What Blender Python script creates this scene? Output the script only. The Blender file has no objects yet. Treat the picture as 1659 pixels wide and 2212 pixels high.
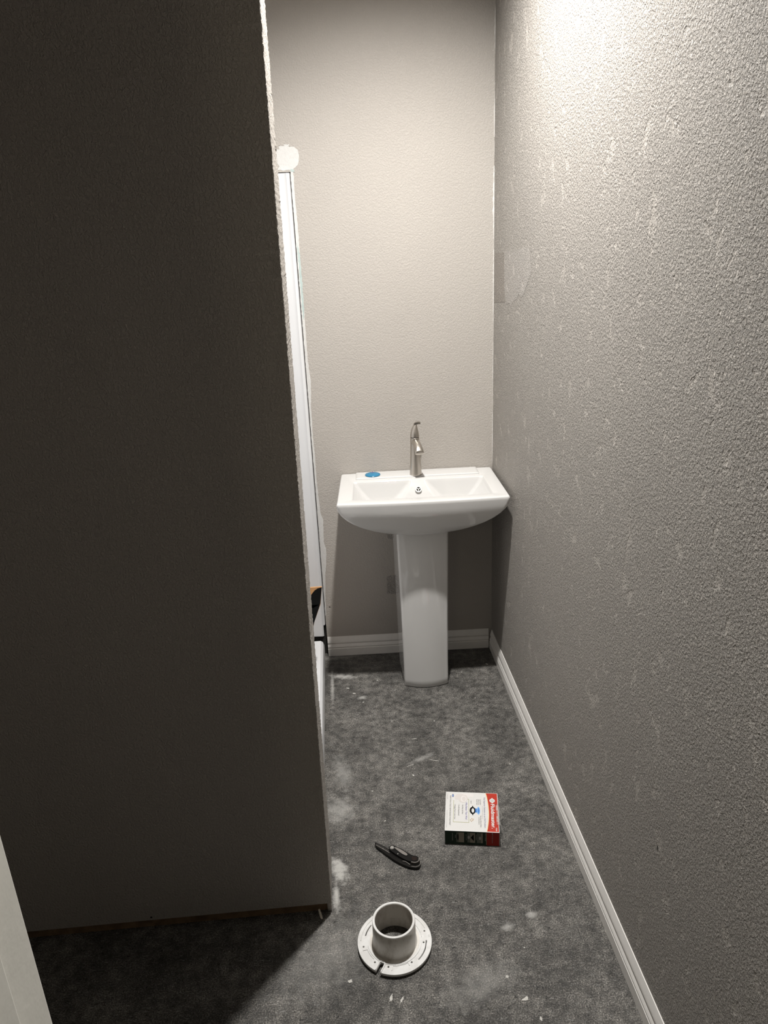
import bpy, bmesh, math, random
from mathutils import Vector, Matrix, noise
random.seed(7)
scene = bpy.context.scene
COL = scene.collection
PI = math.pi

# ------------------------------------------------------------------ camera
W_PX, H_PX, F_PX, CAM_H = 1659.0, 2212.0, 1580.0, 1.58
YAW = math.radians(3.3)
dn = Vector((1034.0 - W_PX / 2, 5520.0 - H_PX / 2, F_PX)).normalized()
fw = (Vector((0, 0, 1)) - dn * dn.z).normalized()
rt = dn.cross(fw)
def cam_to_room(v):
    x, y, z = v.dot(rt), v.dot(fw), -v.dot(dn)
    return Vector((math.cos(YAW) * x + math.sin(YAW) * y, -math.sin(YAW) * x + math.cos(YAW) * y, z))
cx_, cy_, cz_ = cam_to_room(Vector((1, 0, 0))), cam_to_room(Vector((0, -1, 0))), cam_to_room(Vector((0, 0, -1)))
cd = bpy.data.cameras.new('camera'); cam = bpy.data.objects.new('camera', cd); COL.objects.link(cam)
cam.matrix_world = Matrix(((cx_.x, cy_.x, cz_.x, 0), (cx_.y, cy_.y, cz_.y, 0), (cx_.z, cy_.z, cz_.z, CAM_H), (0, 0, 0, 1)))
cd.sensor_fit = 'HORIZONTAL'; cd.sensor_width = 36.0; cd.lens = F_PX / W_PX * 36.0
cd.clip_start = 0.02; cd.clip_end = 50
scene.camera = cam

# ------------------------------------------------------------------ world, lamps, exposure
wd = bpy.data.worlds.new('dim_surroundings'); scene.world = wd; wd.use_nodes = True
wd.node_tree.nodes['Background'].inputs[0].default_value = (1.0, 0.9, 0.75, 1)
wd.node_tree.nodes['Background'].inputs[1].default_value = 0.004
def lamp(name, kind, loc, power, color, size, **kw):
    l = bpy.data.lights.new(name, kind); l.energy = power; l.color = color; l.shadow_soft_size = size
    o = bpy.data.objects.new(name, l); COL.objects.link(o); o.location = loc
    for k, v in kw.items(): setattr(l, k, v)
    return o
# recessed ceiling downlight over the corridor
lamp('ceiling_downlight', 'SPOT', (0.200, 1.762, 2.72), 300.0, (1.0, 0.98, 0.95), 0.035, spot_size=math.radians(138), spot_blend=1.0)
# weak lamp of the hall outside the doorway
lamp('hall_lamp', 'POINT', (1.25, -0.02, 1.9), 9.0, (1.0, 0.95, 0.80), 0.08)
lamp('hall_lamp_far', 'POINT', (-0.6, -0.85, 2.0), 6.0, (1.0, 0.90, 0.66), 0.10)
scene.view_settings.view_transform = 'Standard'
scene.view_settings.look = 'None'
scene.view_settings.gamma = 1.0
scene.view_settings.use_curve_mapping = False
scene.view_settings.exposure = 0.0

# ------------------------------------------------------------------ material helpers
def lin(r, g, b):
    f = lambda c: (c / 255 / 12.92) if c / 255 <= 0.04045 else ((c / 255 + 0.055) / 1.055) ** 2.4
    return (f(r), f(g), f(b), 1)
class NT:
    def __init__(s, name):
        s.m = bpy.data.materials.new(name); s.m.use_nodes = True
        s.t = s.m.node_tree; s.b = s.t.nodes['Principled BSDF']; s.co = None
    def n(s, typ, **kw):
        x = s.t.nodes.new(typ)
        for k, v in kw.items(): setattr(x, k, v)
        return x
    def l(s, a, b): s.t.links.new(a, b)
    def obj(s):
        if not s.co: s.co = s.n('ShaderNodeTexCoord').outputs['Object']
        return s.co
    def noise(s, scale, detail=2, rough=0.5, vec=None, dist=0.0):
        x = s.n('ShaderNodeTexNoise'); x.inputs['Scale'].default_value = scale; x.inputs['Detail'].default_value = detail
        x.inputs['Roughness'].default_value = rough; x.inputs['Distortion'].default_value = dist
        s.l(vec or s.obj(), x.inputs['Vector']); return x.outputs['Fac']
    def voro(s, scale, vec=None, feature='F1'):
        x = s.n('ShaderNodeTexVoronoi', feature=feature); x.inputs['Scale'].default_value = scale
        s.l(vec or s.obj(), x.inputs['Vector']); return x.outputs['Distance']
    def ramp(s, fac, stops):
        x = s.n('ShaderNodeValToRGB'); e = x.color_ramp.elements
        while len(e) < len(stops): e.new(0.5)
        for i, (p, c) in enumerate(stops):
            e[i].position = p; e[i].color = c if isinstance(c, tuple) else (c, c, c, 1)
        s.l(fac, x.inputs['Fac']); return x.outputs['Color']
    def mix(s, fac, a, b, blend='MIX'):
        x = s.n('ShaderNodeMix', data_type='RGBA', blend_type=blend)
        for v, i in ((fac, 0), (a, 6), (b, 7)):
            if hasattr(v, 'is_linked'): s.l(v, x.inputs[i])
            else: x.inputs[i].default_value = v
        return x.outputs[2]
    def math(s, op, a, b=None, c=None, clamp=False):
        x = s.n('ShaderNodeMath', operation=op, use_clamp=clamp)
        for i, v in enumerate((a, b, c)):
            if v is None: continue
            if hasattr(v, 'is_linked'): s.l(v, x.inputs[i])
            else: x.inputs[i].default_value = v
        return x.outputs[0]
    def mapping(s, scale=(1, 1, 1), rot=(0, 0, 0), loc=(0, 0, 0)):
        x = s.n('ShaderNodeMapping'); x.inputs['Scale'].default_value = scale; x.inputs['Rotation'].default_value = rot
        x.inputs['Location'].default_value = loc; s.l(s.obj(), x.inputs['Vector']); return x.outputs[0]
    def bump(s, h, dist, strength=1.0, normal=None):
        x = s.n('ShaderNodeBump'); x.inputs['Distance'].default_value = dist; x.inputs['Strength'].default_value = strength
        s.l(h, x.inputs['Height'])
        if normal: s.l(normal, x.inputs['Normal'])
        return x.outputs['Normal']
    def set(s, **kw):
        for k, v in kw.items():
            i = s.b.inputs[k.replace('_', ' ')]
            if hasattr(v, 'is_linked'): s.l(v, i)
            else: i.default_value = v
        return s.m
def plain(name, col, rough=0.5, metal=0.0, grain=0.0, gscale=60, coat=0.0, bump=0.0, bscale=300, spec=0.5):
    """one-colour procedural finish with a little mottling and fine relief"""
    n = NT(name)
    c = col if len(col) == 4 else (*col, 1)
    if grain:
        f = n.ramp(n.noise(gscale, 3), [(0.3, 1 - grain), (0.7, 1 + 0 * grain)])
        n.set(Base_Color=n.mix(1.0, c, f, 'MULTIPLY'))
    else: n.set(Base_Color=c)
    n.set(Roughness=rough, Metallic=metal, Coat_Weight=coat); n.b.inputs['Specular IOR Level'].default_value = spec
    if bump: n.set(Normal=n.bump(n.noise(bscale, 2), bump))
    return n.m

def wall_paint(name, col, relief=0.0022, islands=False):
    """greige paint over sprayed and knocked-down drywall texture"""
    n = NT(name)
    v = n.mapping((1, 1, 0.85))
    a = n.noise(210, 3.5, 0.6, v, 0.5)
    plateau = n.ramp(a, [(0.40, 0.0), (0.50, 0.55), (0.58, 0.9), (0.66, 1.0)])
    b = n.noise(620, 2, 0.5, v)
    h = n.math('ADD', n.math('MULTIPLY', plateau, 0.8), n.math('MULTIPLY', b, 0.28))
    # trowelled islands where the texture was knocked flat, stretched up and down
    if islands:
        isl = n.ramp(n.noise(24, 4, 0.65, n.mapping((1, 1.0, 0.68)), 0.3), [(0.575, 1.0), (0.655, 0.25)])
        h = n.math('MULTIPLY', h, isl)
    broad = n.noise(3.5, 2)
    tone = n.ramp(broad, [(0.3, 0.955), (0.7, 1.0)])
    n.set(Base_Color=n.mix(1.0, col, tone, 'MULTIPLY'), Roughness=0.62)
    n.b.inputs['Specular IOR Level'].default_value = 0.35
    n.set(Normal=n.bump(h, relief))
    return n.m

GREIGE = (0.388, 0.359, 0.325, 1)
M = {}
M['wall_plain'] = wall_paint('greige_wall_paint_plain', GREIGE, 0.0022)
M['wall'] = wall_paint('greige_wall_paint', GREIGE, 0.0044, True)
M['wall_back'] = wall_paint('greige_wall_paint_fine', GREIGE, 0.0006)
M['touchup'] = wall_paint('fresh_touch_up_paint', (0.43, 0.40, 0.368, 1), 0.0044, True)
M['oldpaint'] = wall_paint('older_darker_paint', (0.335, 0.302, 0.268, 1), 0.0044, True)
M['ceiling'] = plain('ceiling_white', (0.60, 0.58, 0.55), 0.8, grain=0.05, bump=0.001, bscale=150)
M['primer'] = plain('white_joint_compound', (0.56, 0.55, 0.53), 0.75, grain=0.08, gscale=90, bump=0.0006, bscale=260)
M['greenboard'] = plain('grey_green_drywall_paper', (0.40, 0.47, 0.45), 0.8, grain=0.15)
M['dark'] = plain('dark_cavity', (0.02, 0.018, 0.015), 0.9, grain=0.3)
M['trim'] = plain('semi_gloss_trim_white', (0.76, 0.735, 0.70), 0.38, grain=0.05, gscale=25, bump=0.0002, bscale=120)
M['jamb'] = plain('door_jamb_white', (0.70, 0.68, 0.62), 0.42, grain=0.06, gscale=18, bump=0.0003, bscale=90)
M['china'] = plain('vitreous_china_white', (0.56, 0.55, 0.535), 0.05, grain=0.02, gscale=6, coat=0.3)
M['acrylic'] = plain('white_acrylic', (0.62, 0.62, 0.625), 0.22, grain=0.02, gscale=8)
M['wood'] = plain('rough_lumber', (0.20, 0.125, 0.065), 0.85, grain=0.5, gscale=40, bump=0.001, bscale=80)
M['paper'] = plain('torn_drywall_paper', (0.50, 0.45, 0.38), 0.9, grain=0.2)
M['chip'] = plain('dry_paint_chip', (0.55, 0.53, 0.49), 0.8, grain=0.2, gscale=200)
M['caulk'] = plain('white_caulk', (0.60, 0.58, 0.55), 0.6, grain=0.1, gscale=120, bump=0.0005)
M['pvc'] = None

# brushed nickel
n = NT('brushed_nickel')
g = n.noise(60, 3, 0.6, n.mapping((1, 1, 12)))
n.set(Base_Color=n.mix(g, (0.50, 0.46, 0.41, 1), (0.56, 0.52, 0.47, 1)), Metallic=1.0, Roughness=n.ramp(g, [(0.2, 0.27), (0.8, 0.33)]))
M['nickel'] = n.m
M['chrome'] = plain('polished_chrome', (0.75, 0.74, 0.72), 0.25, 1.0, grain=0.03)
M['satin_chrome'] = plain('satin_chrome', (0.78, 0.77, 0.75), 0.5, 0.35, grain=0.03)
M['black_gloss'] = plain('black_gloss_plastic', (0.006, 0.0055, 0.005), 0.22, grain=0.2, spec=0.25)
M['black_matte'] = plain('black_matte_plastic', (0.007, 0.0065, 0.006), 0.4, grain=0.3, bump=0.00015, bscale=900, spec=0.15)
M['steel'] = plain('bead_blasted_steel', (0.34, 0.32, 0.30), 0.38, 1.0, grain=0.1, gscale=300)
M['umber'] = plain('dark_umber_scale', (0.014, 0.007, 0.005), 0.4, grain=0.3, gscale=200, spec=0.2)
# moulded PVC, with smudged dirt on the outside
n = NT('white_moulded_pvc')
d = n.ramp(n.noise(38, 4, 0.65), [(0.42, (0.60, 0.59, 0.57, 1)), (0.62, (0.69, 0.685, 0.67, 1))])
n.set(Base_Color=d, Roughness=0.38); M['pvc'] = n.m
n = NT('scuffed_pvc_pipe')
d = n.ramp(n.noise(30, 5, 0.7, n.mapping((1, 1, 0.5))), [(0.30, (0.42, 0.38, 0.33, 1)), (0.55, (0.66, 0.63, 0.585, 1))])
n.set(Base_Color=d, Roughness=0.45); M['pvc_pipe'] = n.m
n = NT('blue_film_cap'); n.set(Base_Color=n.mix(n.noise(80, 2), (0.012, 0.12, 0.23, 1), (0.03, 0.20, 0.34, 1)), Roughness=0.22); M['blue_cap'] = n.m
n = NT('clear_packing_tape'); n.set(Base_Color=(0.8, 0.78, 0.74, 1), Roughness=n.ramp(n.noise(150, 3), [(0.3, 0.08), (0.7, 0.3)]), Alpha=n.ramp(n.noise(90, 3), [(0.35, 0.06), (0.7, 0.35)]), Normal=n.bump(n.noise(120, 2), 0.002)); M['tape'] = n.m
INK = {}
def ink(name, col, rough=0.4):
    if name not in INK: INK[name] = plain('ink_' + name, col, rough, grain=0.05, gscale=400, spec=0.15 if name in ('black', 'green', 'darkred') else 0.4)
    return INK[name]
ink('white', (0.64, 0.63, 0.61)); ink('red', (0.42, 0.035, 0.02)); ink('navy', (0.10, 0.10, 0.22)); ink('grey', (0.33, 0.32, 0.31))
ink('darkgrey', (0.12, 0.115, 0.11)); ink('blue', (0.07, 0.20, 0.50)); ink('lightblue', (0.20, 0.40, 0.72)); ink('black', (0.005, 0.005, 0.005), 0.85)
ink('olive', (0.42, 0.42, 0.27)); ink('green', (0.012, 0.028, 0.016)); ink('purple', (0.19, 0.17, 0.36)); ink('cream', (0.62, 0.58, 0.55))
ink('palecream', (0.69, 0.66, 0.64)); ink('tan', (0.45, 0.32, 0.18)); ink('yellow', (0.72, 0.55, 0.28)); ink('photo', (0.24, 0.215, 0.165))
ink('photo2', (0.09, 0.10, 0.075)); ink('card', (0.50, 0.27, 0.12), 0.7); ink('darkred', (0.30, 0.022, 0.015))

# concrete floor: dark slab with speckle, pale dust and a few dried mud smears at fixed places
def floor_material():
    n = NT('worn_dark_concrete')
    sp = n.noise(310, 5, 0.72)
    md = n.noise(38, 5, 0.65)
    lg = n.noise(7, 4, 0.6)
    c = n.ramp(sp, [(0.36, (0.018, 0.018, 0.018, 1)), (0.45, (0.068, 0.067, 0.064, 1)), (0.54, (0.115, 0.113, 0.108, 1)), (0.64, (0.29, 0.285, 0.272, 1))])
    c = n.mix(1.0, c, n.ramp(md, [(0.36, 0.55), (0.50, 1.0), (0.64, 1.5)]), 'MULTIPLY')
    c = n.mix(1.0, c, n.ramp(lg, [(0.36, 0.58), (0.62, 1.10)]), 'MULTIPLY')
    c = n.mix(1.0, c, (1.03, 0.985, 0.935, 1), 'MULTIPLY')
    pits = n.ramp(n.noise(75, 4, 0.7), [(0.33, 0.25), (0.40, 1.0)])
    c = n.mix(1.0, c, pits, 'MULTIPLY')
    # stray pale fibres and scratches
    def fibres(rot, seed, thr):
        v = n.mapping((80, 300, 1), (0, 0, rot), (seed, seed * 2, 0))
        return n.ramp(n.noise(1.0, 2, 0.5, v, 1.2), [(thr, 0.0), (thr + 0.04, 1.0)])
    for rot, sd, thr in ((0.3, 1.7, 0.675), (1.4, 5.1, 0.68), (2.3, 9.4, 0.675)):
        c = n.mix(n.math('MULTIPLY', fibres(rot, sd, thr), 0.55), c, (0.30, 0.295, 0.28, 1))
    fine = n.ramp(n.voro(210), [(0.05, 1.0), (0.13, 0.0)])
    fm = n.ramp(n.noise(110, 1), [(0.55, 0.0), (0.61, 1.0)])
    c = n.mix(n.math('MULTIPLY', n.math('MULTIPLY', fine, fm), 0.85), c, (0.45, 0.44, 0.42, 1))
    # dried joint-compound smears (x, y, rx, ry, rotation, strength)
    sep = n.n('ShaderNodeSeparateXYZ'); n.l(n.obj(), sep.inputs[0])
    wob = n.math('SUBTRACT', n.noise(45, 4, 0.7), 0.5)
    tot = None
    for (x, y, rx, ry, ro, st) in ((-0.078, 1.555, 0.022, 0.045, 0.3, 0.95), (-0.085, 1.47, 0.010, 0.05, 0.0, 0.8), (-0.045, 2.515, 0.055, 0.018, -0.25, 0.6),
                                   (-0.075, 1.78, 0.05, 0.06, 0.2, 0.35), (-0.09, 2.45, 0.008, 0.12, 0.0, 0.5), (-0.095, 2.66, 0.12, 0.018, 0.0, 0.3),
                                   (0.335, 1.33, 0.02, 0.012, 0.4, 0.45), (0.40, 1.36, 0.014, 0.012, 0, 0.6), (-0.06, 1.95, 0.03, 0.09, 0.2, 0.25), (0.24, 1.19, 0.10, 0.05, 0.4, 0.18),
                                   (0.02, 2.36, 0.02, 0.012, 0.2, 0.5), (-0.10, 1.30, 0.16, 0.10, 0.6, 0.16), (0.20, 1.985, 0.05, 0.012, 0.5, 0.30)):
        dx, dy = n.math('SUBTRACT', sep.outputs[0], x), n.math('SUBTRACT', sep.outputs[1], y)
        ca, sa = math.cos(ro), math.sin(ro)
        a = n.math('DIVIDE', n.math('ADD', n.math('MULTIPLY', dx, ca), n.math('MULTIPLY', dy, sa)), rx)
        b = n.math('DIVIDE', n.math('SUBTRACT', n.math('MULTIPLY', dy, ca), n.math('MULTIPLY', dx, sa)), ry)
        r = n.math('SQRT', n.math('ADD', n.math('MULTIPLY', a, a), n.math('MULTIPLY', b, b)))
        r = n.math('ADD', r, n.math('MULTIPLY', wob, 2.2))
        m = n.math('MULTIPLY', n.math('SUBTRACT', 1.15, r, clamp=True), st * 1.4, clamp=True)
        tot = m if tot is None else n.math('MAXIMUM', tot, m)
    c = n.mix(tot, c, (0.42, 0.41, 0.385, 1))
    h = n.math('ADD', n.math('MULTIPLY', sp, 0.6), n.math('MULTIPLY', md, 1.0))
    n.set(Base_Color=c, Roughness=n.ramp(md, [(0.3, 0.55), (0.7, 0.8)]), Normal=n.bump(h, 0.0022))
    n.b.inputs['Specular IOR Level'].default_value = 0.4
    return n.m
M['floor'] = floor_material()

# ------------------------------------------------------------------ mesh helpers
def link(name, me, mat, parent=None, smooth=False):
    o = bpy.data.objects.new(name, me); COL.objects.link(o)
    if mat: me.materials.append(mat)
    if parent: o.parent = parent; o.matrix_parent_inverse = Matrix.Identity(4)
    if smooth:
        for p in me.polygons: p.use_smooth = True
    return o
def from_bm(name, bm, mat, parent=None, smooth=False):
    bmesh.ops.recalc_face_normals(bm, faces=bm.faces[:])
    me = bpy.data.meshes.new(name); bm.to_mesh(me); bm.free()
    return link(name, me, mat, parent, smooth)
def empty(name, loc=(0, 0, 0), rz=0.0):
    o = bpy.data.objects.new(name, None); COL.objects.link(o); o.location = loc; o.rotation_euler = (0, 0, rz)
    o.empty_display_size = 0.05
    return o
def tag(o, label, cat, group=None):
    o['label'] = label; o['category'] = cat
    if group: o['group'] = group
    return o
def struct(o): o['kind'] = 'structure'; return o
def bevel(o, w, seg=2, angle=40):
    m = o.modifiers.new('soft_edges', 'BEVEL'); m.width = w; m.segments = seg; m.limit_method = 'ANGLE'; m.angle_limit = math.radians(angle)
    return o
def autosmooth(o, deg=35):
    me = o.data
    for p in me.polygons: p.use_smooth = True
    me.update()
    a = math.radians(deg)
    bm = bmesh.new(); bm.from_mesh(me)
    for e in bm.edges:
        if len(e.link_faces) == 2 and e.calc_face_angle(0) > a: e.smooth = False
    bm.to_mesh(me); bm.free()
    return o
def box_bm(bm, x0, x1, y0, y1, z0, z1, T=None):
    vs = [bm.verts.new((x, y, z)) for z in (z0, z1) for x, y in ((x0, y0), (x1, y0), (x1, y1), (x0, y1))]
    if T:
        for v in vs: v.co = Vector(T(*v.co))
    for f in ((0, 3, 2, 1), (4, 5, 6, 7), (0, 1, 5, 4), (1, 2, 6, 5), (2, 3, 7, 6), (3, 0, 4, 7)): bm.faces.new([vs[i] for i in f])
def box(name, b, mat, parent=None, T=None, bev=0.0):
    bm = bmesh.new(); box_bm(bm, *b, T=T); o = from_bm(name, bm, mat, parent)
    if bev: bevel(o, bev)
    return o
def loft(name, loops, mat, parent=None, cap0=True, cap1=True, closed=True, smooth=True, deg=35):
    bm = bmesh.new(); L = [[bm.verts.new(p) for p in lp] for lp in loops]
    k = len(L[0])
    for a, b in zip(L, L[1:]):
        for i in range(k if closed else k - 1):
            j = (i + 1) % k; bm.faces.new((a[i], a[j], b[j], b[i]))
    if cap0: bm.faces.new(L[0][::-1])
    if cap1: bm.faces.new(L[-1])
    o = from_bm(name, bm, mat, parent)
    return autosmooth(o, deg) if smooth else o
def extrude_profile(name, prof, ends, mat, parent=None, T=None, smooth=True):
    """prof: (out, z) polygon; swept between stations ends along the wall; T(along, out, z) -> world"""
    loops = [[T(s, a, z) for a, z in prof] for s in ends]
    return loft(name, loops, mat, parent, smooth=smooth, deg=25)
def slab(name, loops, z0, z1, mat, parent=None, T=None, bev=0.0):
    """flat plate with holes: first loop is the outline, others are holes"""
    cu = bpy.data.curves.new(name, 'CURVE'); cu.dimensions = '2D'; cu.fill_mode = 'BOTH'; cu.extrude = (z1 - z0) / 2
    for lp in loops:
        s = cu.splines.new('POLY'); s.points.add(len(lp) - 1); s.use_cyclic_u = True
        for p, q in zip(s.points, lp): p.co = (q[0], q[1], 0, 1)
    t = bpy.data.objects.new('tmp', cu); COL.objects.link(t)
    me = bpy.data.meshes.new_from_object(t.evaluated_get(bpy.context.evaluated_depsgraph_get()))
    bpy.data.objects.remove(t); bpy.data.curves.remove(cu)
    me.name = name; me.materials.clear()
    bm = bmesh.new(); bm.from_mesh(me); bmesh.ops.remove_doubles(bm, verts=bm.verts[:], dist=1e-6)
    for v in bm.verts:
        z = v.co.z + (z0 + z1) / 2
        v.co = Vector(T(v.co.x, v.co.y, z)) if T else Vector((v.co.x, v.co.y, z))
    bmesh.ops.recalc_face_normals(bm, faces=bm.faces[:])
    bm.to_mesh(me); bm.free()
    o = link(name, me, mat, parent)
    if bev: bevel(o, bev, 1)
    return o
def circ(r, n=48, cx=0, cy=0, a0=0, a1=2 * PI):
    full = abs(a1 - a0 - 2 * PI) < 1e-6
    return [(cx + r * math.cos(a0 + (a1 - a0) * i / (n if full else n - 1)), cy + r * math.sin(a0 + (a1 - a0) * i / (n if full else n - 1))) for i in range(n)]
def arc_slot(r0, r1, a0, a1, n=16):
    return circ(r1, n, a0=a0, a1=a1) + circ(r0, n, a0=a1, a1=a0)
def lathe(name, prof, mat, parent=None, n=48, cx=0, cy=0, cap0=False, cap1=False):
    loops = [[(cx + r * math.cos(2 * PI * i / n), cy + r * math.sin(2 * PI * i / n), z) for i in range(n)] for r, z in prof]
    return loft(name, loops, mat, parent, cap0, cap1)
def ragged(loop, amp, step=0.006, seed=0):
    """subdivide a closed 2D outline and push its points about"""
    out = []; rnd = random.Random(seed)
    for (x0, y0), (x1, y1) in zip(loop, loop[1:] + loop[:1]):
        k = max(1, int(math.hypot(x1 - x0, y1 - y0) / step))
        for i in range(k):
            t = i / k; out.append((x0 + (x1 - x0) * t + rnd.uniform(-amp, amp), y0 + (y1 - y0) * t + rnd.uniform(-amp, amp)))
    return out

# ------------------------------------------------------------------ setting
RW = 0.577                       # right wall surface
CEIL = 2.88
BA = Vector((-0.105, 2.679)); BB = Vector((0.556, 2.651))
be = (BB - BA).normalized(); bn = Vector((be.y, -be.x))      # along the back wall, into the room
def bw(u, w, z=0.0):
    """back-wall coordinates: u along wall from its left end, w out from the wall, z up"""
    p = BA + be * u + bn * (w - 0.011); return (p.x, p.y, z)
U_R = (RW - BA.x + 0.0005) / be.x

struct(box('floor', (-1.35, 0.72, -0.35, 2.95, -0.12, 0.0), M['floor']))
struct(box('ceiling', (-1.35, 0.72, 0.40, 2.95, CEIL, CEIL + 0.1), M['ceiling']))
wall_right = struct(box('wall_right', (RW, 0.70, 0.42, 2.95, 0, CEIL), M['wall']))
wall_left = struct(box('wall_left', (-1.35, -1.23, 0.42, 2.95, 0, CEIL), M['wall_back']))
# back wall: drywall sheet that stops beside the shower, framing behind it
SH_TOP = 1.838
wall_back = struct(slab('wall_back', [[(0.0, 0), (U_R, 0), (U_R, CEIL), (-1.14, CEIL), (-1.14, SH_TOP + 0.001), (0.0, SH_TOP + 0.001)]], -0.013, 0.0, M['wall_back'], T=lambda u, z, w: bw(u, w, z)))
box('framing', (-1.15, U_R, -0.11, -0.0135, 0, CEIL), M['dark'], wall_back, T=bw)
# door wall with its opening
DL, DR, DY0, DY1 = -0.36, 0.50, 0.485, 0.60
bm = bmesh.new()
box_bm(bm, -1.23, DL - 0.02, DY0, DY1, 0, CEIL); box_bm(bm, DR + 0.02, RW, DY0, DY1, 0, CEIL); box_bm(bm, DL - 0.02, DR + 0.02, DY0, DY1, 2.06, CEIL)
struct(from_bm('wall_front', bm, M['wall_back']))
# door frame (left jamb shows at the picture's lower left corner)
door = struct(empty('door_1', (DL, DY0, 0)))
def jamb(x0, x1, z0, z1):
    return bevel(box('jamb', (x0 - DL, x1 - DL, -0.004, DY1 - DY0 + 0.004, z0, z1), M['jamb'], door), 0.004, 3)
jamb(DL - 0.02, DL, 0, 2.06); jamb(DR, DR + 0.02, 0, 2.06); jamb(DL - 0.02, DR + 0.02, 2.04, 2.06)
bevel(box('door_stop', (0.0, 0.011, 0.0, 0.05, 0, 2.04), M['jamb'], door), 0.003, 2)

# partition, front edge of the drywall slightly lumpy from the sprayed texture
PX, PY, PT = -0.097, 1.419, 0.15
rnd = random.Random(3)
NZ = 1000
zs = [0.033 + (CEIL - 0.033) * i / NZ for i in range(NZ + 1)]
LEAN = 0.0072                    # the partition stands a hair out of plumb
loops = []
for z in zs:
    a, b, c, d = (rnd.uniform(-0.0008, 0.0008) for _ in range(4)); q = PX + LEAN * z
    loops.append([(-1.23, PY, z), (q - 0.05, PY, z), (q - 0.0010 + a, PY + 0.0002 + 0.3 * b, z), (q + b * 0.8, PY + 0.0016 + 0.5 * a, z), (q + c * 0.8, PY + 0.03, z),
                  (q + a * 0.8, PY + 0.07, z), (q + d * 0.8, PY + 0.11, z), (q + c, PY + PT - 0.004, z), (q - 0.004, PY + PT, z), (-1.23, PY + PT, z)])
partition = struct(loft('wall_partition', loops, M['wall_plain'], deg=28))
box('bottom_plate', (-1.23, PX - 0.009, PY + 0.012, PY + PT - 0.012, 0.0, 0.038), M['wood'], partition)
slab('end_drywall', [ragged([(PY + 0.006, 0.002), (PY + PT, 0.002), (PY + PT, 0.034), (PY + 0.003, 0.034)], 0.0012, 0.006, 4)], PX - 0.011, PX - 0.001, M['wall_back'], partition, T=lambda y, z, x: (x, y, z))
# torn paper curl by the corner
loops = []
for i in range(12):
    t = i / 11; a = t * 4.2; r = 0.0052 - 0.0018 * t
    loops.append([(PX - 0.030 + 0.004 * s - r * math.sin(a) * 0.9, PY - 0.006 - 0.012 * s + r * math.cos(a) - 0.002, 0.010 + 0.010 * (1 - s)+ r * math.sin(a) * 0.5) for s in (0, 0.5, 1)])
loft('paper_curl', loops, M['paper'], partition, False, False, False)
# nail hole and scuff on the partition
slab('nail_hole', [circ(0.0026, 12)], PY - 0.0006, PY + 0.0004, M['dark'], partition, T=lambda x, z, y: (-0.545 + x, y, 0.042 + z))

# baseboards
def bb_prof(t=0.011, h=0.085):
    return [(0, 0), (t, 0.0), (t, 0.0325), (t - 0.0010, 0.0338), (t - 0.0030, 0.0345), (t - 0.0030, 0.0370), (t - 0.0008, 0.0385), (t - 0.0004, 0.0400), (t - 0.0016, 0.0445), (t - 0.0036, 0.0490),
            (t - 0.0052, 0.0525), (t - 0.0050, 0.0550), (t - 0.0030, 0.0578), (t - 0.0028, 0.0595), (t - 0.0036, 0.0640), (t - 0.0052, 0.0710), (t - 0.0072, 0.0785), (t - 0.0090, h), (0, h)]
struct(extrude_profile('baseboard_right', bb_prof(), [0.62, 1.2, 2.0, 2.648], M['trim'], T=lambda s, a, z: (RW - a, s, z)))
struct(extrude_profile('baseboard_back', bb_prof(), [0.0015, 0.3, U_R - 0.0135], M['trim'], T=lambda s, a, z: bw(s, a, z)))
# nail holes in the back baseboard
for u in (0.022, 0.628):
    slab('nail_hole', [circ(0.0013, 10)], 0.0055, 0.0068, M['dark'], bpy.data.objects['baseboard_back'], T=lambda x, z, w, u=u: bw(u + x, w, 0.0575 + z))

# unpainted patches, primer and caulk
def wpatch(name, loop, mat, w0=0.0, th=0.0006, amp=0.002, seed=1, step=0.006):
    return slab(name, [ragged(loop, amp, step, seed)], w0 - 0.0003, w0 + th, mat, wall_back, T=lambda u, z, w: bw(u, w, z))
def uz(x, z): return (x + 0.105, z)
cc = [uz(-0.112 + 0.040 * math.cos(a), 1.884 + 0.040 * math.sin(a)) for a in [PI * (1.25 - 1.6 * i / 22) for i in range(23)]]
wpatch('primer_patch', cc + [uz(-0.092, 1.845), uz(-0.150, 1.845)], M['primer'], seed=5, amp=0.0018)
for k, (x, z, dx) in enumerate(((-0.128, 1.921, 0.010), (-0.112, 1.925, 0.008), (-0.097, 1.919, 0.008), (-0.140, 1.913, 0.006))):
    wpatch('paper_scrape', [uz(x - dx, z - 0.003), uz(x + dx, z - 0.004), uz(x + dx * 0.7, z + 0.003), uz(x - dx * 0.6, z + 0.002)], M['wall_back'], w0=0.0006, th=0.0004, seed=20 + k, amp=0.0015, step=0.003)
edge = [(1.84, 0.010), (1.75, 0.009), (1.65, 0.011), (1.55, 0.010), (1.45, 0.009), (1.32, 0.010), (1.22, 0.009), (1.14, 0.014), (1.05, 0.008), (0.95, 0.006), (0.85, 0.008), (0.75, 0.008), (0.68, 0.010),
        (0.63, 0.012), (0.605, 0.020), (0.56, 0.019), (0.51, 0.017), (0.475, 0.023), (0.42, 0.020), (0.36, 0.012), (0.28, 0.007), (0.19, 0.004)]
wpatch('raw_edge_strip', [(0.0003, 1.845)] + [(w, z) for z, w in edge] + [(0.0003, 0.18)], M['primer'], seed=8, amp=0.0009, step=0.008)
wpatch('exposed_board', [(0.0030, 1.62), (0.0105, 1.58), (0.0115, 1.48), (0.010, 1.38), (0.0040, 1.36)], M['greenboard'], w0=0.0006, th=0.0003, seed=9, amp=0.0012)
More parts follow.
